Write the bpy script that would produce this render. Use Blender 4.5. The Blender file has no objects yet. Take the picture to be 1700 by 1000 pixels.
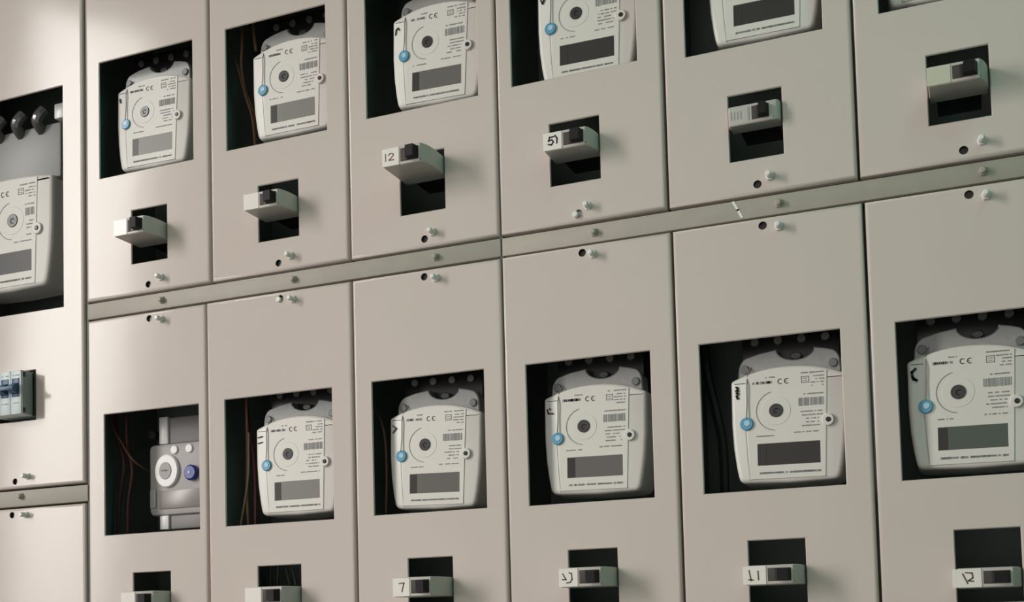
import bpy, bmesh, math, random
from mathutils import Vector, Matrix

random.seed(7)
scene = bpy.context.scene
C = scene.collection
ZC = 1.45            # camera height above the floor
D = 1.1707           # camera distance from the plane of the cabinet covers (y = 0)

# ------------------------------------------------------------------ camera
def cam_axes(a, b, c):
    ca, sa, cb, sb, cc, sc = math.cos(a), math.sin(a), math.cos(b), math.sin(b), math.cos(c), math.sin(c)
    fwd = Vector((-sa*cb, ca*cb, sb)); right = Vector((ca, sa, 0)); up = right.cross(fwd)
    return cc*right + sc*up, -sc*right + cc*up, fwd
r_, u_, f_ = cam_axes(.3822, .0557, -.0267)
cam_d = bpy.data.cameras.new('camera')
cam = bpy.data.objects.new('camera', cam_d); C.objects.link(cam)
M = Matrix((r_, u_, -f_)).transposed().to_4x4(); M.translation = Vector((0, -D, ZC))
cam.matrix_world = M
cam_d.sensor_width = 36; cam_d.lens = 1950/1700*36
cam_d.shift_y = 432.6/1700
cam_d.clip_start = .02
scene.camera = cam

# ------------------------------------------------------------------ world, lights, exposure
w = bpy.data.worlds.new('world'); scene.world = w; w.use_nodes = True
bg = w.node_tree.nodes['Background']
bg.inputs[0].default_value = (1, .975, .93, 1); bg.inputs[1].default_value = .86

def area(name, loc, target, sx, sy, power, col):
    l = bpy.data.lights.new(name, 'AREA'); l.shape = 'RECTANGLE'; l.size = sx; l.size_y = sy
    l.energy = power; l.color = col
    o = bpy.data.objects.new(name, l); C.objects.link(o); o.location = loc
    o.rotation_euler = (Vector(target)-Vector(loc)).to_track_quat('-Z', 'Y').to_euler()
    return o
# daylight entering through the high window in the left wall
area('window_daylight', (-2.53, -1.60, ZC+.80), (-.25, 0, ZC-.15), .31, 2.0, 7.8, (1, .965, .93)).data.spread = math.radians(62)
# added unseen fill light that tints the upper right green
area('green_fill_light', (.38, -.55, ZC+1.25), (.05, 0, ZC+.5), .12, .6, 1.8, (.18, 1, .74))

vs = scene.view_settings
vs.view_transform = 'Standard'; vs.look = 'None'; vs.gamma = 1; vs.use_curve_mapping = False
vs.exposure = 0.0

# ------------------------------------------------------------------ materials
MAT = {}
def mat(name, col, rough=.5, metal=0., noise=0., nscale=30., bump=0., rvar=0., alpha=1., spec=.5, coat=0.):
    if name in MAT: return MAT[name]
    m = bpy.data.materials.new(name); m.use_nodes = True
    nt = m.node_tree; b = nt.nodes['Principled BSDF']
    b.inputs['Base Color'].default_value = (*col, 1); b.inputs['Roughness'].default_value = rough
    b.inputs['Metallic'].default_value = metal; b.inputs['Specular IOR Level'].default_value = spec
    b.inputs['Coat Weight'].default_value = coat
    b.inputs['Alpha'].default_value = alpha
    if noise or bump or rvar:
        tc = nt.nodes.new('ShaderNodeTexCoord'); n = nt.nodes.new('ShaderNodeTexNoise')
        n.inputs['Scale'].default_value = nscale; n.inputs['Detail'].default_value = 4
        nt.links.new(tc.outputs['Object'], n.inputs['Vector'])
        if noise:
            r = nt.nodes.new('ShaderNodeMapRange')
            r.inputs['To Min'].default_value = 1-noise; r.inputs['To Max'].default_value = 1+noise
            nt.links.new(n.outputs['Fac'], r.inputs['Value'])
            mx = nt.nodes.new('ShaderNodeVectorMath'); mx.operation = 'SCALE'
            mx.inputs[0].default_value = col; nt.links.new(r.outputs['Result'], mx.inputs['Scale'])
            nt.links.new(mx.outputs['Vector'], b.inputs['Base Color'])
        if rvar:
            r2 = nt.nodes.new('ShaderNodeMapRange')
            r2.inputs['To Min'].default_value = max(.02, rough-rvar); r2.inputs['To Max'].default_value = rough+rvar
            nt.links.new(n.outputs['Fac'], r2.inputs['Value']); nt.links.new(r2.outputs['Result'], b.inputs['Roughness'])
        if bump:
            bp = nt.nodes.new('ShaderNodeBump'); bp.inputs['Strength'].default_value = bump; bp.inputs['Distance'].default_value = .002
            nt.links.new(n.outputs['Fac'], bp.inputs['Height']); nt.links.new(bp.outputs['Normal'], b.inputs['Normal'])
    MAT[name] = m
    return m
paint = mat('cabinet_paint', (.640, .552, .505), .13, noise=.015, nscale=16, bump=.10, spec=.18)
rail_m = mat('rail_paint', (.40, .36, .305), .55, noise=.10, nscale=40, bump=.05)
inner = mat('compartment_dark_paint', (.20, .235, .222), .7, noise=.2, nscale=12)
dark_steel = mat('seam_dark', (.17, .17, .165), .6)
white_pl = mat('meter_white_plastic', (.74, .70, .65), .42, noise=.02, nscale=60)
plate_m = mat('meter_face_plastic', (.745, .695, .64), .45, noise=.02, nscale=60)
lcd_m = mat('display_glass', (.15, .138, .128), .35, spec=.25)
lcd_dark = mat('display_glass_dark', (.045, .041, .039), .35, spec=.25)
lcd_green = mat('display_glass_green', (.10, .115, .098), .35, spec=.25)
lcd_pale = mat('display_glass_pale', (.24, .222, .207), .35, spec=.25)
black_pl = mat('black_plastic', (.012, .011, .012), .35)
print_m = mat('print_grey', (.27, .262, .26), .6)
print_soft = mat('print_soft_grey', (.36, .35, .345), .6)
ink_m = mat('ink_black', (.012, .012, .016), .6)
ink_red = mat('ink_reddish', (.20, .075, .07), .6)
ink_brown = mat('ink_brown', (.13, .085, .075), .6)
blue_m = mat('seal_blue', (.12, .35, .52), .35)
blue_core = mat('seal_blue_light', (.42, .64, .78), .35)
violet_m = mat('seal_violet', (.035, .045, .25), .25)
smoke_m = mat('smoked_cover', (.37, .365, .355), .3, alpha=.85, noise=.12, nscale=220)
lens_m = mat('port_dark', (.035, .034, .034), .3)
brk_m = mat('breaker_grey', (.56, .515, .475), .42)
sticker_m = mat('paper_sticker', (.86, .80, .74), .7, noise=.05, nscale=150)
sticker_y = mat('paper_sticker_yellowed', (.62, .59, .46), .7, noise=.05, nscale=150)
toggle_m = mat('toggle_black', (.010, .009, .010), .55, spec=.2)
recess_m = mat('toggle_recess_brown', (.075, .062, .055), .6, spec=.2)
stud_m = mat('stud_white', (.82, .80, .77), .3)
zinc = mat('zinc_screw', (.22, .21, .20), .4, metal=.6)
wire_brown = mat('wire_brown', (.16, .075, .035), .45)
wire_tan = mat('wire_tan', (.24, .17, .09), .45)
wire_red = mat('wire_dark_red', (.075, .014, .014), .45)
wire_black = mat('wire_black', (.010, .011, .012), .4)
wire_grey = mat('wire_grey', (.05, .045, .043), .5)
cover_old = mat('old_meter_grey', (.46, .43, .425), .5, spec=.25)
old_clear = mat('old_meter_smoke', (.33, .305, .30), .45, alpha=.85, spec=.25)
toggle_blue = mat('toggle_blue', (.03, .085, .18), .4)
brk3_m = mat('three_pole_grey', (.64, .70, .70), .4)
brk3_side = mat('three_pole_side', (.27, .30, .295), .5)
wall_m = mat('wall_plaster', (.55, .55, .52), .85, noise=.05, nscale=6, bump=.2)
floor_m = mat('floor_concrete', (.30, .29, .27), .8, noise=.12, nscale=7, bump=.2)
frame_m = mat('window_frame_white', (.75, .75, .73), .4)

# ------------------------------------------------------------------ mesh helpers (x, y, z in metres)
def link(name, bm, m, parent=None, sharp=35, smooth=True):
    bmesh.ops.remove_doubles(bm, verts=bm.verts, dist=1e-6)
    bmesh.ops.recalc_face_normals(bm, faces=bm.faces)
    me = bpy.data.meshes.new(name); bm.to_mesh(me); bm.free()
    if smooth:
        me.polygons.foreach_set('use_smooth', [True]*len(me.polygons))
        me.set_sharp_from_angle(angle=math.radians(sharp))
    me.materials.append(m)
    o = bpy.data.objects.new(name, me); C.objects.link(o)
    if parent: o.parent = parent
    return o
def empty(name, loc, label=None, cat=None, group=None):
    o = bpy.data.objects.new(name, None); C.objects.link(o); o.location = loc; o.empty_display_size = .02
    if label: tag(o, label, cat, group)
    return o
def tag(o, label=None, cat=None, group=None, kind=None):
    if label: o['label'] = label
    if cat: o['category'] = cat
    if group: o['group'] = group
    if kind: o['kind'] = kind
    return o
def quad(bm, a, b, c, d):
    bm.faces.new([bm.verts.new(p) for p in (a, b, c, d)])
def box(bm, x0, x1, y0, y1, z0, z1, bev=0.):
    vs = [bm.verts.new(p) for p in ((x0,y0,z0),(x1,y0,z0),(x1,y1,z0),(x0,y1,z0),(x0,y0,z1),(x1,y0,z1),(x1,y1,z1),(x0,y1,z1))]
    fs = [bm.faces.new([vs[i] for i in f]) for f in ((0,1,5,4),(1,2,6,5),(2,3,7,6),(3,0,4,7),(4,5,6,7),(3,2,1,0))]
    if bev:
        es = set(e for f in fs for e in f.edges)
        bmesh.ops.bevel(bm, geom=list(es), offset=bev, segments=2, profile=.5, affect='EDGES')
    return vs
def bxo(name, x0, x1, y0, y1, z0, z1, m, parent=None, bev=0.):
    bm = bmesh.new(); box(bm, x0, x1, y0, y1, z0, z1, bev); return link(name, bm, m, parent)
def loft(bm, loops, cap0=True, cap1=True):
    L = [[bm.verts.new(p) for p in lp] for lp in loops]
    n = len(L[0])
    for a, b in zip(L, L[1:]):
        for i in range(n): bm.faces.new((a[i], a[(i+1) % n], b[(i+1) % n], b[i]))
    if cap0: bm.faces.new(L[0])
    if cap1: bm.faces.new(list(reversed(L[-1])))
def circ(cx, cz, y, r, n=20, rz=None):
    rz = rz or r
    return [(cx+r*math.cos(2*math.pi*i/n), y, cz+rz*math.sin(2*math.pi*i/n)) for i in range(n)]
def disc(bm, cx, cz, y0, y1, r, n=20, bev=0., rz=None):   # y0 front, y1 back
    rz = rz or r
    lps = [circ(cx, cz, y0, r-bev, n, rz-bev)]
    if bev: lps.append(circ(cx, cz, y0+bev, r, n, rz))
    lps.append(circ(cx, cz, y1, r, n, rz))
    loft(bm, lps)
def tube(bm, pts, r, n=8):
    P = [Vector(p) for p in pts]; Q = []
    for i in range(len(P)-1):
        p0, p1, p2, p3 = P[max(i-1,0)], P[i], P[i+1], P[min(i+2,len(P)-1)]
        for k in range(6):
            t = k/6
            Q.append(.5*((2*p1)+(p2-p0)*t+(2*p0-5*p1+4*p2-p3)*t*t+(3*p1-p0-3*p2+p3)*t**3))
    Q.append(P[-1]); lps = []
    for i, q in enumerate(Q):
        d = (Q[min(i+1,len(Q)-1)]-Q[max(i-1,0)]).normalized()
        a = d.cross(Vector((0,1,.01))).normalized(); b = d.cross(a)
        lps.append([tuple(q+a*r*math.cos(2*math.pi*k/n)+b*r*math.sin(2*math.pi*k/n)) for k in range(n)])
    loft(bm, lps)
def strokes(bm, polys, wd, y, sx=.001, ox=0, oz=0, th=.00025):
    """flat pen strokes (mm polylines) in the x-z plane at depth y"""
    for pl in polys:
        for (xa, za), (xb, zb) in zip(pl, pl[1:]):
            d = Vector((xb-xa, zb-za)); L = d.length or 1e-6; d /= L
            nx, nz = -d.y*wd/2, d.x*wd/2; e = d*wd*.35
            pts = [(xa-e.x+nx, za-e.y+nz), (xb+e.x+nx, zb+e.y+nz), (xb+e.x-nx, zb+e.y-nz), (xa-e.x-nx, za-e.y-nz)]
            f = [(ox+p[0]*sx, y, oz+p[1]*sx) for p in pts]; b = [(p[0], y+th, p[2]) for p in f]
            loft(bm, [f, b])
def arc(cx, cz, r, a0, a1, n=14, rz=None):
    return [(cx+r*math.cos(math.radians(a0+(a1-a0)*i/n)), cz+(rz or r)*math.sin(math.radians(a0+(a1-a0)*i/n))) for i in range(n+1)]

def sheet(name, x0, x1, z0, z1, rects, circs, m, parent, rad=.0034, depth=.016, thick=.0016, y=0.):
    """folded sheet-metal cover with real cut-outs: front at y, edges bent back"""
    bm = bmesh.new(); b = .001
    R = [(a-b, c+b, d-b, e+b) for a, c, d, e in rects]
    S = [(cx-1.1*r, cx+1.1*r, cz-1.1*r, cz+1.1*r) for cx, cz, r in circs]
    xs = sorted({x0+rad, x1-rad} | {v for q in R+S for v in q[:2]}); zs = sorted({z0+rad, z1-rad} | {v for q in R+S for v in q[2:]})
    for xa, xb in zip(xs, xs[1:]):
        for za, zb in zip(zs, zs[1:]):
            cx, cz = (xa+xb)/2, (za+zb)/2
            if any(q[0] < cx < q[1] and q[2] < cz < q[3] for q in R+S): continue
            quad(bm, (xa,y,za), (xb,y,za), (xb,y,zb), (xa,y,zb))
    for cx, cz, r in circs:
        n = 24; inn = circ(cx, cz, y, r, n); sq = []
        for px, _, pz in inn:
            dx, dz = px-cx, pz-cz; k = 1.1*r/max(abs(dx), abs(dz)); sq.append((cx+dx*k, y, cz+dz*k))
        L = [[bm.verts.new(p) for p in lp] for lp in (sq, inn, [(p[0], y+thick, p[2]) for p in inn])]
        for A, B in zip(L, L[1:]):
            for i in range(n): bm.faces.new((A[i], A[(i+1)%n], B[(i+1)%n], B[i]))
    rc = lambda ins, yy: [(x0+ins,yy,z0+ins), (x1-ins,yy,z0+ins), (x1-ins,yy,z1-ins), (x0+ins,yy,z1-ins)]
    lp = []
    for k in range(5):
        a = k/4*math.pi/2; lp.append(rc(rad*(1-math.sin(a)), y+rad*(1-math.cos(a))))
    lp.append(rc(0, y+depth)); loft(bm, lp, False, False)
    for a, c, d, e in rects:
        h = lambda ex, yy: [(a-ex,yy,d-ex), (c+ex,yy,d-ex), (c+ex,yy,e+ex), (a-ex,yy,e+ex)]
        loft(bm, [h(b, y), h(0, y+b), h(0, y+thick)], False, False)
    o = link(name, bm, m, parent, sharp=50)
    for f in o.data.polygons:
        if abs(f.normal.y) > .999: f.use_smooth = False        # the flat sheet stays dead flat
    return o

def add_stud(parent, x, z, y0, m, length=.011, name='sealing_stud'):
    bm = bmesh.new()
    disc(bm, x, z, y0-.0022, y0+.0008, .0046, 6, .0005)
    disc(bm, x, z, y0-length, y0-.002, .0031, 14, .0012)
    return link(name, bm, m, parent)

# ------------------------------------------------------------------ room
bxo('wall_back', -2.75, .72, .30, .45, 0, 3.7, wall_m)['kind'] = 'structure'
bxo('added_wall_right', .46, .72, -3.2, .30, 0, 3.7, mat('green_bounce_paint', (.06, .20, .135), .8, noise=.08, nscale=5))['kind'] = 'structure'  # unseen wall added to cut ambient light at the right and bounce green
bxo('floor', -2.75, .72, -3.2, .30, -.1, 0, floor_m)['kind'] = 'structure'
bxo('ceiling', -2.75, .72, -3.2, .30, 3.7, 3.8, wall_m)['kind'] = 'structure'
bm = bmesh.new()                                   # left wall with the window opening
wy0, wy1, wz0, wz1 = -1.91, -1.41, ZC-.38, ZC+1.88
for a in ((-3.2, wy0, 0, 3.7), (wy1, .30, 0, 3.7), (wy0, wy1, 0, wz0), (wy0, wy1, wz1, 3.7)):
    box(bm, -2.75, -2.63, a[0], a[1], a[2], a[3])
link('wall_left', bm, wall_m)['kind'] = 'structure'
win = empty('window_1', (-2.63, (wy0+wy1)/2, wz0)); win['kind'] = 'structure'
bm = bmesh.new()
hy = (wy1-wy0)/2; hz = wz1-wz0
for a in ((-hy, -hy+.03, 0, hz), (hy-.03, hy, 0, hz), (-hy, hy, 0, .03), (-hy, hy, hz-.03, hz)):
    box(bm, -.01, .02, a[0], a[1], a[2], a[3])
link('window_frame', bm, frame_m, win)

# ------------------------------------------------------------------ cabinets
mm = .001
SE = [-1046.7, -855, -662.5, -474.5, -286.6, -96, 94]         # seams, upper row
SM = [-1046.7, -863.7, -661.5, -474.5, -283.9, -93.1, 97]     # seams, lower row
UW = [(-1022.8,-879), (-829.5,-689.9), (-636.3,-496.6), (-455.4,-313.8), (-262.2,-124.2), (-70.4, 69)]
LW = [(-1019.2,-876.2), (-837.1,-689.8), (-636.8,-498.4), (-448.3,-310.7), (-258.7,-119.8), (-68.1, 71)]
UH = [(-973.3,-919.6), (-785.5,-730.3), (-594.9,-539.7), (-413.3,-357.5), (-220.2,-166.6), (-29.2,25.9)]
LH = [(-975.9,-920.1), (-793.3,-734.8), (-595.4,-541.2), (-405.9,-352.3), (-216.6,-161), (-24.3,32.6)]
UDZ = [-2, 0, 3, 4, -3, 0]; LDZ = [-1, 0, 1, 0, 0, 0]; UHD = [0, 0, 2, 5, -2, 0]
UP = [-948.6, -758.7, -566.2, -383.1, -193.8, 0]; LP = [-948.1, -756.9, -567.7, -380.7, -190.2, 2.7]
US = [-928.3, -741.1, -555.4, -372.5, -181.1, 16.1]; LS = [-928.9, -738.8, -552.8, -368.8, -174.1, 17.5]
RS = [-929.5, -739.1, -553.6, -367.7, -173.9, 16]
Z = lambda v: ZC+v*mm

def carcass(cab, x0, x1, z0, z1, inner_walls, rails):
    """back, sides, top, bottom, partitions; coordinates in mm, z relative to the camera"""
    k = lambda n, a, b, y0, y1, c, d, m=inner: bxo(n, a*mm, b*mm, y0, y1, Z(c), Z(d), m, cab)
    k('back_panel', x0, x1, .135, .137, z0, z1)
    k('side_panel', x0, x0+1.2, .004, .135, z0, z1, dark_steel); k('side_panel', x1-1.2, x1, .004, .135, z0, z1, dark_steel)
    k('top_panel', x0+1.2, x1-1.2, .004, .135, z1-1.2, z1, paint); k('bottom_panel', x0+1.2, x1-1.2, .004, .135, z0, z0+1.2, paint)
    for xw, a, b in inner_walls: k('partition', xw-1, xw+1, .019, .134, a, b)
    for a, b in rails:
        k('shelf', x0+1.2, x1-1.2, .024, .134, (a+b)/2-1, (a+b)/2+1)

def cabinet(c0, c1, label):
    x0, x1 = SE[c0]+.3, SE[c1]-.3
    cab = empty('meter_cabinet', (0, 0, 0), label, 'cabinet', 'meter cabinets standing side by side')
    walls = [(SE[i], 428, 882) for i in range(c0+1, c1)] + [(SM[i], -51, 403) for i in range(c0+1, c1)]
    carcass(cab, x0, x1, -53, 884, walls, [(404.1, 427.3)])
    for n, (a, b) in enumerate(((404.1, 427.3), (861, 884), (-53, -30))):
        r = bxo('cross_rail', (x0+.4)*mm, (x1-.4)*mm, .0025+.001*(c0 == 3), .022, Z(a+1.6), Z(b-1.6), rail_m, cab, .0008)
        if n == 0:
            for i in range(c0, c1): add_stud(r, RS[i]*mm, Z(416), .0025+.001*(c0 == 3), rail_m, .006, 'rail_stud')
            if c0 == 3:
                bm = bmesh.new(); strokes(bm, [[(-219.5, 424.6), (-215, 416), (-211.5, 408.2)]], 2.6, .0031, ox=0, oz=ZC)
                link('paint_streak', bm, stud_m, r)['label'] = 'white paint streak across the rail'
    for i in range(c0, c1):
        dz, dh = UDZ[i], UHD[i]
        cv = sheet('cover_panel', (SE[i]+1.4)*mm, (SE[i+1]-1.4)*mm, Z(428.2), Z(860),
              [(UW[i][0]*mm, UW[i][1]*mm, Z(587+dz), Z(738.2+dz)), (UH[i][0]*mm, UH[i][1]*mm, Z(467.2+dh), Z(535.4+dh))],
              [(UP[i]*mm, Z(438), .0042)], paint, cab, y=[.0, .0004, .0002, -.0008, .0003, -.0004][i])
        add_stud(cv, US[i]*mm, Z(444), 0, stud_m)
        bm = bmesh.new(); disc(bm, UP[i]*mm, Z(438), .0035, .008, .0060, 16, .0008)
        if i == 3:
            disc(bm, UP[i]*mm-.003, Z(436.4), -.005, .004, .0034, 14, .001)
            link('screw', bm, stud_m, cv)['label'] = 'white plug in the screw hole'
        else: link('screw', bm, black_pl, cv)
        cv = sheet('cover_panel', (SM[i]+1.4)*mm, (SM[i+1]-1.4)*mm, Z(-29), Z(403.2),
              [(LW[i][0]*mm, LW[i][1]*mm, Z(129.1+LDZ[i]), Z(281.7+LDZ[i])), (LH[i][0]*mm, LH[i][1]*mm, Z(11), Z(79.1))],
              [(LP[i]*mm, Z(395), .0042)], paint, cab, y=[.0006, 0, .0003, -.0004, -.0003, .0002][i])
        add_stud(cv, LS[i]*mm, Z(391.5), 0, stud_m)
        bm = bmesh.new(); disc(bm, LP[i]*mm, Z(395), .0035, .008, .0060, 16, .0008)
        link('screw', bm, black_pl, cv)
        if i == 1:
            bm = bmesh.new(); disc(bm, LP[i]*mm-.0012, Z(393.6), -.003, .0038, .0034, 14, .001)
            link('plug', bm, stud_m, cv)['label'] = 'white plug half filling the screw hole'
    return cab
cabinet(0, 3, 'three-column beige steel meter cabinet beside the wide cabinet with the blue-toggle breaker')
cabinet(3, 6, 'three-column beige steel meter cabinet at the right, white paint streak on its rail')

# the wide cabinet at the left edge
cab0 = empty('meter_cabinet', (0, 0, 0), 'wide bright steel meter cabinet at the left edge with a tall window', 'cabinet', 'meter cabinets standing side by side')
carcass(cab0, -1312, -1047.4, -285, 884, [], [(172, 196)])
for n, (a, b) in enumerate(((172, 196), (861, 884), (-285, -262))):
    r = bxo('cross_rail', -1311.5*mm, -1048*mm, .0025, .022, Z(a+1.6), Z(b-1.6), rail_m, cab0, .0008)
    if n == 0: add_stud(r, -1156.8*mm, Z(186.5), .0025, rail_m, .006, 'rail_stud')
cv = sheet('cover_panel', -1311*mm, -1050.6*mm, Z(197), Z(860),
      [(-1251*mm, -1083.4*mm, Z(427.3), Z(719)), (-1192*mm, -1130*mm, Z(285), Z(350))], [(-1164.9*mm, Z(206.2), .0042)], paint, cab0)
add_stud(cv, -1143*mm, Z(211.5), 0, stud_m)
bm = bmesh.new(); disc(bm, -1164.9*mm, Z(206.2), .0035, .008, .006, 16, .0008); link('screw', bm, black_pl, cv)
cv = sheet('cover_panel', -1311*mm, -1050.6*mm, Z(-261), Z(171), [], [(-1170.1*mm, Z(162.6), .0042)], paint, cab0)
add_stud(cv, -1146*mm, Z(161.5), 0, stud_m)
bm = bmesh.new(); disc(bm, -1170.1*mm, Z(162.6), .0035, .008, .006, 16, .0008); link('screw', bm, black_pl, cv)

# ------------------------------------------------------------------ electricity meters
def outline(pts, cuts):
    """closed polyline (mm) with the listed corners rounded: pts = [(x, z, radius)]"""
    out = []
    n = len(pts)
    for i, (x, z, r) in enumerate(pts):
        p = Vector((x, z)); a = Vector(pts[i-1][:2]); b = Vector(pts[(i+1) % n][:2])
        if r <= 0: out.append((x, z)); continue
        da, db = (a-p), (b-p); r = min(r, da.length*.45, db.length*.45)
        s, e = p+da.normalized()*r, p+db.normalized()*r
        for k in range(cuts+1):
            t = k/cuts; q = s*(1-t)**2+p*2*t*(1-t)+e*t*t; out.append((q.x, q.y))
    return out
def inset(poly, d):
    n = len(poly); out = []
    for i in range(n):
        a, p, b = Vector(poly[i-1]), Vector(poly[i]), Vector(poly[(i+1) % n])
        t1 = (p-a).normalized(); t2 = (b-p).normalized()
        n1 = Vector((-t1.y, t1.x)); n2 = Vector((-t2.y, t2.x)); m_ = (n1+n2); L = m_.length or 1
        m_ /= L; k = d/max(.5, m_.dot(n1)); out.append((p.x+m_.x*k, p.y+m_.y*k))
    return out
def layers(bm, poly, lay, s=.001):
    lps = []
    for ins, y in lay:
        q = inset(poly, ins) if ins else poly
        lps.append([(x*s, y*s, z*s) for x, z in q])
    loft(bm, lps)
def shield(w, top, rise, bot, taper):
    p = [(-w, top-rise, 3), (-w*.995, -12, 0), (-w*.968, -36, 0), (-w*.922, -56, 0), (-w*taper, bot+.5, 7), (0, bot-1.2, 0), (w*taper, bot+.5, 7), (w*.922, -56, 0), (w*.968, -36, 0), (w*.995, -12, 0), (w, top-rise, 3)]
    arch = [(w*t, top-rise*abs(t)**2.1, 0) for t in [.9-.15*i for i in range(13)]]
    return outline(p+arch, 5)      # counter-clockwise seen from the front (-y side)

def dashes(bm, x0, x1, z, h, y, dens=.75, right=False):
    x = x0
    while x < x1:
        wd = random.uniform(.6, 1.9)
        if random.random() < dens: strokes(bm, [[(x, z), (min(x+wd*.7, x1), z)]], h*random.uniform(.75, 1.05), y)
        x += wd+.45
def txt_block(bm, x0, x1, zs, h, y, dens=.8):
    for z in zs: dashes(bm, x0+random.choice((0, 1, 3, 5)), x1, z, h, y, dens)

def meter(label, X, Zd, tilt=-1., lcd=None, mark=None, mark_w=1.3, seal=(0, 0), h=.018, sc=1.0, dotx=-12., kind='single'):
    """X, Zd: mm position of the optical port on the meter's front plane"""
    k_ = (D+h)/(D+(.04 if kind == 'large' else .035)); X *= k_; Zd *= k_; sc *= k_
    m = empty('electricity_meter', (X*mm-dotx*sc*mm, h, Z(Zd)), label, 'electricity meter', 'electricity meters behind the cover windows')
    m.rotation_euler = (0, math.radians(-tilt), 0); m.scale = (sc, 1, sc)
    big = kind == 'large'
    bw = 58.5
    out = shield(bw, 46 if not big else 47, 12.5 if not big else 5, -73.5, .865)
    bm = bmesh.new(); layers(bm, out, [(5, 0), (2.2, .6), (.7, 2.2), (0, 5.5), (-.6, 45)])
    link('body', bm, white_pl, m, sharp=60)
    # raised face plate with a real display recess
    bm = bmesh.new(); y0, dx, dz0, dz1 = -.0008, 31.6, -56, -33.2
    cols = [-43, -dx, -20, -8, 6, 20, dx, 39]
    arch = lambda x: (46-12.5*abs(x/58.5)**2.1 if not big else 47-5*abs(x/58.5)**2.1)-3.2
    wx = lambda x, z: x if abs(x) <= dx+.1 else x*(1-.085*(1-(z+72)/112))
    rows = [-69.5, dz0, dz1, 0]
    P_ = lambda x, z: (wx(x, z)*mm, y0, z*mm)
    for a, b in zip(cols, cols[1:]):
        for q, (c, d) in enumerate(zip(rows, rows[1:])):
            if q == 1 and a >= -dx and b <= dx: continue
            quad(bm, P_(a, c), P_(b, c), P_(b, d), P_(a, d))
        quad(bm, P_(a, 0), P_(b, 0), P_(b, arch(b)), P_(a, arch(a)))
    per = [(a, -69.5) for a in cols] + [(39, z) for z in (dz0, dz1, 0)] + [(a, arch(a)) for a in reversed(cols)] + [(-43, z) for z in (0, dz1, dz0)]
    f = [P_(*p) for p in per]; bk = [(x*1.012, .0012, z*1.008) for x, y, z in f]
    loft(bm, [f, bk], False, False)
    rr = lambda e, y: [((-dx-e)*mm, y, (dz0-e)*mm), ((dx+e)*mm, y, (dz0-e)*mm), ((dx+e)*mm, y, (dz1+e)*mm), ((-dx-e)*mm, y, (dz1+e)*mm)]
    loft(bm, [rr(0, y0), rr(-.8, .0004)], False, False)
    link('face_plate', bm, plate_m, m, sharp=30)
    # the display window sits at the bottom of the recess
    bm = bmesh.new(); box(bm, (-dx-.5)*mm, (dx+.5)*mm, -.0004, .0001, (dz0-.5)*mm, (dz1+.5)*mm)
    dsp = link('display', bm, lcd or lcd_m, m)
    bm = bmesh.new(); box(bm, (-dx+.8)*mm, (-dx+9)*mm, -.0006, -.0003, (dz0+.8)*mm, (dz1-.8)*mm)
    link('display_shade', bm, lcd_dark, dsp)  # recess shade painted in as a dark strip on the left
    # optical port
    bm = bmesh.new(); disc(bm, dotx*mm, 0, y0-.0003, y0+.001, .0150, 32, .0003)
    port = link('optical_port', bm, plate_m, m)
    bm = bmesh.new(); disc(bm, dotx*mm, 0, y0-.0013, y0-.0005, .0070, 24, .0004); link('port_lens', bm, lens_m, port)
    bm = bmesh.new(); strokes(bm, [arc(dotx+.6, -.6, 2.4, 20, 300)], 1.0, y0-.0015); link('lens_mark', bm, mat('lens_mark_grey', (.09, .085, .085), .4), port)
    bm = bmesh.new(); strokes(bm, [arc(dotx, 0, 20, 105, 265, 20)], .8, y0-.0003); link('port_ring_line', bm, print_soft, m)
    # push button on a small boss
    bm = bmesh.new(); disc(bm, 39.5*mm, -13*mm, -.0030, .002, .0062, 20, .0008); boss = link('button_boss', bm, white_pl, m)
    bm = bmesh.new(); disc(bm, 39.8*mm, -13*mm, -.0040, -.0028, .0025, 14, .0005); link('push_button', bm, black_pl, boss)
    # printing
    yp = y0-.0003; bm = bmesh.new()
    dashes(bm, -35, -16, 29.5, 2.8, yp, .8); dashes(bm, -22, -13, 34.6, 1.3, yp)
    strokes(bm, [arc(-7.2, 29.6, 2.4, 60, 300), arc(-.6, 29.6, 2.4, 60, 300), [(-2.6, 29.6), (-.9, 29.6)]], .8, yp)
    txt_block(bm, 13, 36, (36.4,), 1.3, yp); txt_block(bm, 23, 36, (32.5, 29.4, 26.2, 23), 1.2, yp)
    strokes(bm, [[(14, 26.5), (21, 26.5), (21, 32.5), (14, 32.5), (14, 26.5)], [(16, 28.2), (19.2, 28.2)], [(16, 30.5), (19.2, 30.5)]], .7, yp)
    tx = 24 if big else 12
    txt_block(bm, tx-1, 35, (14.8,), 1.3, yp)
    txt_block(bm, tx, 34, (-3, -6.6), 1.2, yp); txt_block(bm, tx+1, 31, (-10.2, -13.8, -17.4), 1.2, yp, .7); dashes(bm, 6, 31, -23.6, 1.2, yp)
    dashes(bm, -32, -14, -25.5, 1.2, yp); dashes(bm, -29, 31, -63.6, 2.0, yp, .85)
    link('printed_text', bm, print_m, m)['kind'] = 'stuff'
    bm = bmesh.new(); x = 24. if big else 11.
    while x < 35.5:
        wd = random.choice((.5, .8, 1.3)); strokes(bm, [[(x, 3.2), (x, 10.6)]], wd, yp); x += wd+random.choice((.45, .8))
    link('barcode', bm, print_m, m)
    # seal with its wire
    sx, sz = -42+seal[0], -12+seal[1]
    bm = bmesh.new(); disc(bm, sx*mm, sz*mm, -.0030, -.0002, .0068, 20, .0008); s = link('seal', bm, blue_m, m); s['label'] = 'blue plastic seal'
    bm = bmesh.new(); disc(bm, (sx+.8)*mm, (sz+.5)*mm, -.0035, -.0027, .0032, 14, .0004); link('seal_core', bm, blue_core, s)
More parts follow.
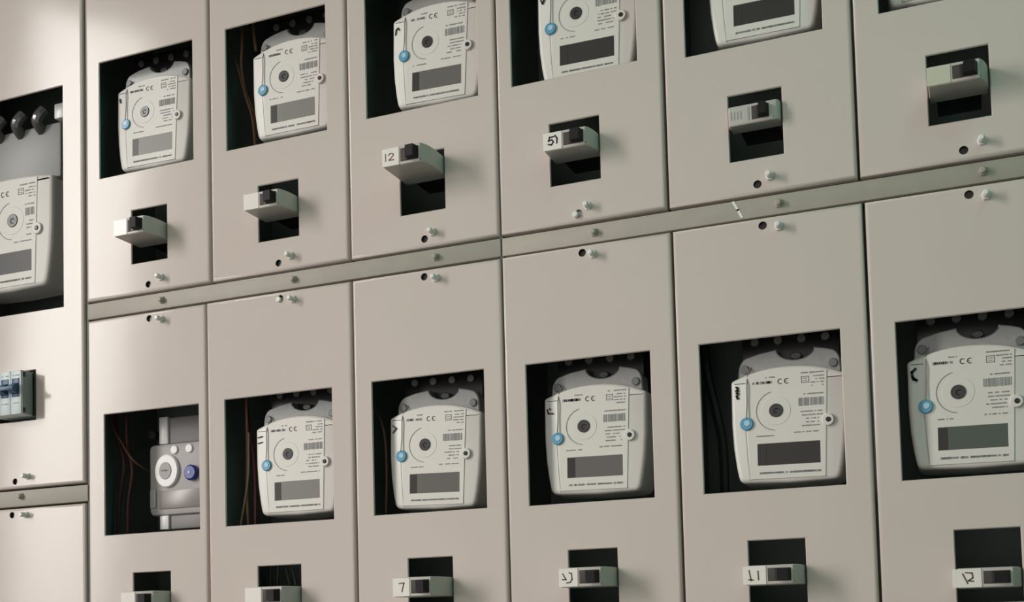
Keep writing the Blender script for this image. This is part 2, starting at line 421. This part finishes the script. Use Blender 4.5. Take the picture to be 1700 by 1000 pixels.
    bm = bmesh.new(); tube(bm, [(sx*mm, -.003, (sz+5)*mm), ((sx+.8)*mm, -.0022, 10*mm), (-41*mm, -.002, 30*mm), (-40*mm, .004, 43*mm), (-36*mm, .012, 52*mm)], .0006, 6)
    link('seal_wire', bm, print_m, s)
    bm = bmesh.new(); strokes(bm, [[(-43.4, -19), (-41.5, -50), (-39.6, -70)]], .9, -.00005); link('groove_line', bm, print_soft, m)
    if mark:
        bm = bmesh.new(); strokes(bm, mark, mark_w, -.0012, ox=-.0515, oz=.020, th=.0024); link('pen_mark', bm, ink_m, m)['label'] = 'black hand-drawn mark'
    # terminal block and smoked terminal cover above
    if not big:
        bm = bmesh.new(); box(bm, -.050, .050, .022, .045, .048, .088, .001); tb = link('terminal_block', bm, black_pl, m)
        for k in range(4):
            bm = bmesh.new(); disc(bm, (-.036+k*.024), .077, .0190, .0222, .0045, 12, .0006); strokes(bm, [[(-3, 0), (3, 0)]], 1, .0188, ox=-.036+k*.024, oz=.077)
            link('terminal_screw', bm, zinc, tb)
        top = [(52.5, 33, 0), (51.5, 52, 4), (47, 59.5, 4), (36, 62.5, 0), (27, 64.2, 0)]
        notch = [(7+19*math.cos(math.radians(a)), 64.8+12*math.sin(math.radians(a)), 0) for a in range(0, -181, -20)]
        poly = outline(top+notch+[(-13, 64.6, 0), (-30, 62, 0), (-46, 57.5, 4), (-51, 50, 4), (-52.5, 33, 0)], 4)
        bm = bmesh.new(); layers(bm, poly, [(1.2, 8), (0, 9.5), (0, 30)]); tc = link('terminal_cover', bm, smoke_m, m)
        tc['label'] = 'smoked clear terminal cover'
        for sx_ in (-1, 1):
            bm = bmesh.new(); disc(bm, sx_*.0445, .046, .0060, .0085, .0046, 18, .0008); cs = link('cover_screw', bm, mat('cover_screw_grey', (.16, .16, .16), .4), tc)
        bm = bmesh.new(); disc(bm, .007, .0575, .012, .022, .006, 16, .001, .004); link('terminal_knob', bm, lens_m, tc)
        bm = bmesh.new(); strokes(bm, [arc(7, 64.8, 19.6, -165, -15, 16, 12.6)], .8, .0078); link('notch_rim', bm, mat('rim_grey', (.14, .14, .14), .4), tc)
    else:
        bm = bmesh.new(); box(bm, -.062, .0655, .006, .045, .040, .0985, .003); tc = link('terminal_cover', bm, mat('large_cover_grey', (.25, .25, .235), .4), m)
        tc['label'] = 'grey terminal cover above the meter face'
        for k in range(4):
            bm = bmesh.new(); tube(bm, [((-.045+k*.028), .012, .092), ((-.044+k*.028), -.002, .101), ((-.038+k*.028), .002, .112)], .0065, 10)
            link('terminal_sleeve', bm, mat('sleeve_glossy', (.10, .095, .09), .12), tc)
        bm = bmesh.new(); box(bm, .058, .070, .004, .02, .101, .117, .0015); link('connector', bm, stud_m, tc)['label'] = 'white connector'
    return m

hook = [[(1, 6), (-2.5, 3), (-2, -2), (1, -5)], [(-1.5, -4), (2, -5.5)]]
meter('white electricity meter in upper window beside the wide cabinet, faint seal', -978.9, 677.6, -1.2, lcd_pale, [[(-1, 3), (0, -1)]], 2.0)
meter('white electricity meter in the upper window with brown wires on its left', -768.7, 681.6, -.4, lcd_pale, None)
meter('white electricity meter in upper window above the breaker jutting out furthest', -573.1, 682.4, -1.8, None, [[(-2.5, -4), (-1.5, 2), (1, 4), (2.5, 1)]], 1.0)
meter('white electricity meter in upper window above the breaker marked 5', -390.6, 675.7, -1.2, lcd_dark, [[(-2, 3), (0, -1), (2, 3)]], 1.6)
meter('white electricity meter cut by the top edge, above the breaker with a grey printed face', -197.4, 678, -.8, lcd_dark, None)
meter('electricity meter at top right corner, only its lower left corner showing', -21, 680, -1, None, None)
meter('white electricity meter in lower window with tan and brown wires on its left', -771.5, 215.4, -.2, lcd_pale, [[(-3, 3), (3, 4)], [(-3, -4), (3, -3)]], 1.1)
meter('white electricity meter in lower window above the breaker marked 7', -587.9, 211.1, -1.6, lcd_m, [[(-2, 4), (2.2, 1), (-2, -4)]], 1.2)
meter('white electricity meter in lower window with an L-shaped pen mark at top left', -396.1, 215.4, -1.1, lcd_m, [[(-2.5, 1), (-1.5, -3.5), (4, -3.5)], [(0, 2), (1, 1)]], 1.3)
meter('white electricity meter in lower window beside the thick black cable', -189.6, 213.2, -1.1, lcd_dark, [[(-1, 7), (1, 5)], [(-1.5, 3.5), (1.2, 3)], [(-1, 1), (1.5, 0)], [(-1, -2), (1, -5)], [(.3, 7), (0, -5)]], 1.5)
meter('white electricity meter in the rightmost lower window with bold black hook mark', -15.5, 214.8, -1, lcd_green, hook, 2.4)
meter('large three-phase electricity meter in tall window of the wide cabinet', -1206.7, 571.4, -.3, lcd_dark, None, h=.024, sc=1.3, dotx=6., kind='large')

# older small meter behind the lower window next to the wide cabinet
om = empty('electricity_meter', (-.938, .05, Z(200)), 'old grey meter with white dial and violet seal, lower window by wide cabinet', 'electricity meter', 'electricity meters behind the cover windows')
body = outline([(-52.5, -46, 8), (52.5, -46, 8), (52.5, 46, 8), (-52.5, 46, 8)], 5)
bm = bmesh.new(); layers(bm, body, [(4, 0), (1.2, 1.2), (0, 4), (0, 45)]); link('body', bm, cover_old, om)
bm = bmesh.new(); disc(bm, -.0228, .0105, -.004, .001, .0185, 36, .0015, .0215); dial = link('dial', bm, stud_m, om); dial['label'] = 'white round dial'
bm = bmesh.new(); disc(bm, -.0240, .0105, -.0048, -.0035, .0098, 28, .0006, .0112); dc = link('dial_centre', bm, cover_old, dial)
bm = bmesh.new(); dashes(bm, -29, -19, 10.8, 2.4, -.0050); link('dial_print', bm, print_m, dial)
bm = bmesh.new(); disc(bm, .0155, .0055, -.007, .001, .0100, 24, .002); s = link('seal', bm, violet_m, om); s['label'] = 'violet-blue plastic seal'
bm = bmesh.new(); disc(bm, .0150, .0055, -.0076, -.0065, .0026, 14, .0005); link('seal_core', bm, mat('seal_violet_light', (.35, .36, .65), .3), s)
for x in (-.012, .011):
    bm = bmesh.new(); disc(bm, x, .037, -.002, .001, .0058, 18, .001); link('cover_boss', bm, stud_m, om)
bm = bmesh.new(); box(bm, -.036, .046, -.0015, .001, -.038, -.0145, .0008); link('register_window', bm, mat('register_brown', (.25, .215, .205), .3), om)
bm = bmesh.new(); box(bm, -.050, -.041, -.0022, .001, -.036, -.012, .001); link('side_tab', bm, mat('tab_grey', (.42, .43, .42), .4), om)
for za, zb in ((.046, .080), (-.064, -.046)):
    bm = bmesh.new(); box(bm, -.024, .050, .004, .040, za, zb, .002); tcv = link('terminal_cover', bm, old_clear, om)
    bm = bmesh.new(); box(bm, -.0372, -.0235, .001, .030, za, zb+(.001 if zb > 0 else 0), .0012); link('white_post', bm, stud_m, tcv)
bm = bmesh.new(); disc(bm, -.058, .062, .012, .030, .006, 16, .001); link('lug', bm, lens_m, om)

# ------------------------------------------------------------------ circuit breakers
def breaker(label, hl, hr, z, p, hz, sticker=None, ink=None, ink_mat=None, over=0., lever=1, ink_w=1.2):
    """hl, hr: mm edges of the cut-out; z: mm centre height; p: mm the nose stands proud of the cover"""
    b = empty('circuit_breaker', (hl*mm, 0, Z(z)), label, 'circuit breaker', 'circuit breakers poking through the cover cut-outs')
    W = hr-hl-1.5; x0 = 1.0; xf = W-7.5; x1 = W; yb = 14
    hh = hz/2
    prof = [(x0, yb), (x0, -p+1.2), (x0+1.2, -p)]
    drop = min(p+2, 26)
    if p < 12: xf = W-4; drop = 5
    for k in range(0, 9):
        a = k/8*math.pi/2; t = k/8; prof.append((xf+(x1-xf)*(.75*math.sin(a)+.25*t), -p+drop*(.75*(1-math.cos(a))+.25*t)))
    prof += [(x1, yb)]
    bm = bmesh.new(); e = .9
    cx = (x0+x1)/2
    lo = []
    for zz, ins in ((-hh, e), (-hh+e, 0), (hh-e, 0), (hh, e)):
        q = inset([(x, -y) for x, y in prof], -ins) if ins else [(x, -y) for x, y in prof]
        lo.append([(x*mm, -y*mm, zz*mm) for x, y in q])
    loft(bm, lo); link('body', bm, brk_m, b, sharp=40)
    bm = bmesh.new(); box(bm, (x0+6)*mm, (x1-6)*mm, .0138, .062, (-hh+5)*mm, (hh-5)*mm, .0008); link('rail_clip', bm, black_pl, b)
    yf = -p*mm
    rx0, rx1 = W*.42, W*.83
    if p < 12: rx0, rx1 = W*.47, W*.80
    bm = bmesh.new(); box(bm, rx0*mm, rx1*mm, yf-.0007, yf+.003, (-hh+3.4)*mm, (hh-3.0)*mm, .0003); rc_ = link('toggle_recess', bm, recess_m, b)
    bm = bmesh.new()
    lx0 = rx0+(rx1-rx0)*.42; lx1 = rx1-.2; q = 8.5*lever
    pr = [(lx0, 0), (lx0+.8, -q), (lx1-2.2, -q-.6), (lx1, 0)]
    loft(bm, [[(x*mm, yf+y*mm-.0006, zz*mm) for x, y in pr] for zz in (-hh+4.4, hh-4.0)])
    link('toggle', bm, toggle_m, rc_)
    bm = bmesh.new(); box(bm, (rx0+(rx1-rx0)*.30)*mm, (rx0+(rx1-rx0)*.40)*mm, yf-.0012, yf, (-hh+3.6)*mm, (hh-3.2)*mm); link('toggle_slot', bm, black_pl, rc_)
    if sticker:
        bm = bmesh.new(); box(bm, (x0-.6-over)*mm, (rx0-1.6)*mm, yf-.0006, yf+.0002, (-hh+.6)*mm, (hh-.8)*mm); st = link('label_sticker', bm, sticker, b)
        if ink:
            bm = bmesh.new(); strokes(bm, ink, ink_w, yf-.0009, ox=(x0-.6-over+rx0-1.6)/2*mm); link('handwriting', bm, ink_mat or ink_m, st)
    else:
        bm = bmesh.new()
        for k in range(4): strokes(bm, [[(4+k*3.2, -3.5), (4+k*3.2, 3.8)]], 1.2, yf-.0003)
        strokes(bm, [[(W*.41, -6), (W*.41, 6)]], 2, yf-.0003)
        link('printed_marks', bm, print_soft, b)
    bm = bmesh.new(); disc(bm, (xf-1.5 if p < 12 else xf+.3)*mm, (-hh+2.6)*mm, yf-.0004, yf+.002, .0009, 10); link('rivet', bm, zinc, b)
    return b
two = [[(-3.5, 2.5), (-1, 5), (2.5, 4), (2.5, 1.5), (-3, -4.5), (3.5, -4.5)]]
five = [[(2, 4.5), (-3, 4.3), (-4.2, .5), (-.5, 1.5), (1.2, -1.2), (-1, -4), (-4.5, -3)], [(3.2, 5.5), (5.4, 2), (5, -3)]]
seven = [[(-2.5, 4), (3.5, 4.5), (.8, -5)]]
lb = lambda k: k
breaker('circuit breaker with blank bright sticker, upper cut-out nearest the wide cabinet', *UH[0], 501.9, 33, 21, stud_m)
breaker('circuit breaker with blank sticker below the upper meter with brown wires', *UH[1], 504.8, 30, 20, sticker_m)
breaker('circuit breaker jutting out furthest, faint reddish writing on its sticker', *UH[2], 519.2, 43, 21, sticker_m, [[(x+1, y*.8) for x, y in two[0]], [(-6, 4), (-6, -4)]], ink_red, ink_w=1.0)
breaker('circuit breaker with bold black 5 written on its sticker', *UH[3], 511.5, 23, 20, sticker_m, five, ink_m, ink_w=1.5)
breaker('flat circuit breaker with grey printed face set inside its upper cut-out', *UH[4], 508.8, 7, 20, None)
breaker('circuit breaker with yellowed blank sticker in the top right cut-out', *UH[5], 503.5, 25, 19, sticker_y, over=.3)
breaker('circuit breaker at the bottom edge below the old grey meter', *LH[0], 45.1, 22, 20, sticker_m)
breaker('circuit breaker with creamy blank sticker, second along the bottom edge', *LH[1], 43.2, 27, 21, sticker_m)
breaker('circuit breaker with handwritten 7 on its sticker, bottom edge', *LH[2], 46, 38, 21, sticker_m, seven, ink_brown, over=0)
breaker('circuit breaker with brownish scrawl on its sticker, bottom edge', *LH[3], 49, 32, 20, sticker_m, [[(-6, 4), (-2.5, -2), (-6.5, -2)], [(1, 5), (3.5, 4), (4, -2), (2, -5), (-2, -5.5)]], ink_brown, over=.5)
breaker('circuit breaker with two dark upright strokes on its sticker, bottom edge', *LH[4], 43.6, 28, 19, sticker_m, [[(-5, 5), (-3.6, -4), (-1, -4.5)], [(-5.5, -4), (-3, -5)], [(3.5, 4), (3.8, -4.5)]], ink_brown, over=1.5)
breaker('circuit breaker with slash and 2 on its sticker, bottom right', *LH[5], 33.2, 28, 18, sticker_m, [[(-3.5, 4), (.5, -5)], [(-1, 5), (4.5, 4.5), (5, 0), (1, -2.5), (5.5, -3)]], ink_brown, over=3.5, lever=.7)

# three-pole breaker on the wide cabinet
b3 = empty('circuit_breaker', (-1.1875, 0, Z(318)), 'pale three-pole circuit breaker with blue toggles on the wide cabinet', 'circuit breaker', 'circuit breakers poking through the cover cut-outs')
for k in range(3):
    bm = bmesh.new(); box(bm, (.2+k*18)*mm, (17.8+k*18)*mm, -.021, .055, -.0285, .0285, .0012); pole = link('pole', bm, brk3_m, b3)
    bm = bmesh.new(); box(bm, (3+k*18)*mm, (15+k*18)*mm, -.0218, -.018, -.006, .018, .0004); link('toggle_recess', bm, toggle_blue, pole)
    bm = bmesh.new(); x = (4.5+k*18)*mm
    loft(bm, [[(xx, -.0215, -.003), (xx, -.032, .001), (xx, -.032, .006), (xx, -.0215, .012)] for xx in (x, x+.009)]); link('toggle', bm, toggle_blue, pole)
    bm = bmesh.new(); dashes(bm, 4+k*18, 15+k*18, -14, 1.4, -.0213); dashes(bm, 4+k*18, 15+k*18, 22, 1.4, -.0213); link('printed_text', bm, print_soft, pole)['kind'] = 'stuff'
bm = bmesh.new(); box(bm, .004, .052, -.0335, -.0305, .001, .006, .0005); link('tie_bar', bm, toggle_blue, b3)
bm = bmesh.new(); box(bm, .0539, .0549, -.0195, .054, -.0275, .0275); side = link('side_plate', bm, brk3_side, b3)
for z in (-.023, .023):
    bm = bmesh.new(); box(bm, .0545, .0552, -.0188, -.0145, z-.003, z+.003); link('side_clip', bm, black_pl, side)
bm = bmesh.new(); box(bm, .0545, .0556, -.0025, -.0002, -.0285, .0285); link('side_edge', bm, black_pl, side)

# ------------------------------------------------------------------ wires inside the compartments
def wire(label, pts, r, m):
    bm = bmesh.new(); tube(bm, [(x*mm, y*mm, Z(z)) for x, y, z in pts], r*mm)
    return tag(link('wire', bm, m), label, 'wire', 'loose wires inside the meter compartments')
wire('brown wire slanting down from the corner of the upper window with brown wires', [(-852, 32, 800), (-848, 32, 749), (-836, 32, 711), (-823, 32, 666), (-814, 34, 630), (-812, 36, 560)], 1.5, wire_brown)
wire('dark brown wire hanging straight in the middle of the upper window gap', [(-826, 32, 800), (-827, 32, 736), (-830, 34, 706), (-826, 36, 675), (-817, 40, 642), (-816, 44, 570)], 2.0, wire_brown)
wire('dark brown wire dropping to the meter top in upper window', [(-812, 36, 800), (-813, 36, 760), (-812, 40, 725)], 2.2, wire_brown)
wire('brown wire running close beside the lower meter with tan wire', [(-829, 32, 340), (-828, 32, 260), (-828, 32, 215), (-829, 32, 186), (-829, 32, 149), (-827, 34, 95)], 1.8, wire_brown)
wire('tan wire bending away left below the lower meter', [(-823, 28, 245), (-824, 28, 200), (-828, 28, 171), (-836, 28, 134), (-842, 28, 100)], 1.2, wire_tan)
wire('thick dark red wire at the top of the lower window with tan wire', [(-836, 40, 330), (-834, 40, 275), (-830, 40, 250), (-826, 44, 200), (-826, 44, 120)], 3.2, wire_red)
wire('thin brown wire curving down beside the meter above the breaker marked 7', [(-657, 32, 330), (-653, 32, 269), (-643, 32, 243), (-638, 32, 221), (-637, 32, 179), (-639, 32, 137), (-640, 32, 90)], 1.6, wire_brown)
wire('thick black cable hanging left of a lower meter', [(-267, 45, 340), (-262, 45, 268), (-255, 45, 229), (-248, 45, 190), (-247, 45, 152), (-248, 45, 90)], 5.0, wire_black)
wire('brown wire slanting toward the old grey meter', [(-1043, 32, 330), (-1037, 32, 280), (-1020, 34, 249), (-1004, 36, 226), (-1000, 60, 215)], 1.4, wire_brown)
wire('dark red wire curving down left of the old grey meter', [(-1036, 40, 330), (-1033, 40, 264), (-1022, 40, 224), (-1030, 40, 178), (-1034, 40, 100)], 2.4, wire_red)
wire('dark red wire hanging nearest the old grey meter', [(-1020, 46, 330), (-1022, 46, 256), (-1014, 46, 216), (-1021, 46, 170), (-1022, 46, 100)], 2.8, wire_red)
for n, (xa, xb) in enumerate(((-809, -808), (-803, -804), (-796, -797), (-784, -788), (-778, -770), (-768, -762))):
    wire(['grey wire behind the second bottom breaker, leftmost strand', 'grey wire behind the second bottom breaker, second strand from left', 'grey wire behind the second bottom breaker, third strand from left',
          'grey wire behind the second bottom breaker, third strand from right', 'grey wire behind the second bottom breaker, second strand from right', 'grey wire behind the second bottom breaker, rightmost strand'][n],
         [(xa, 32, 118), (xa, 31, 92), ((xa+xb)/2, 31, 74), (xb, 32, 57)], 1.6, wire_grey)
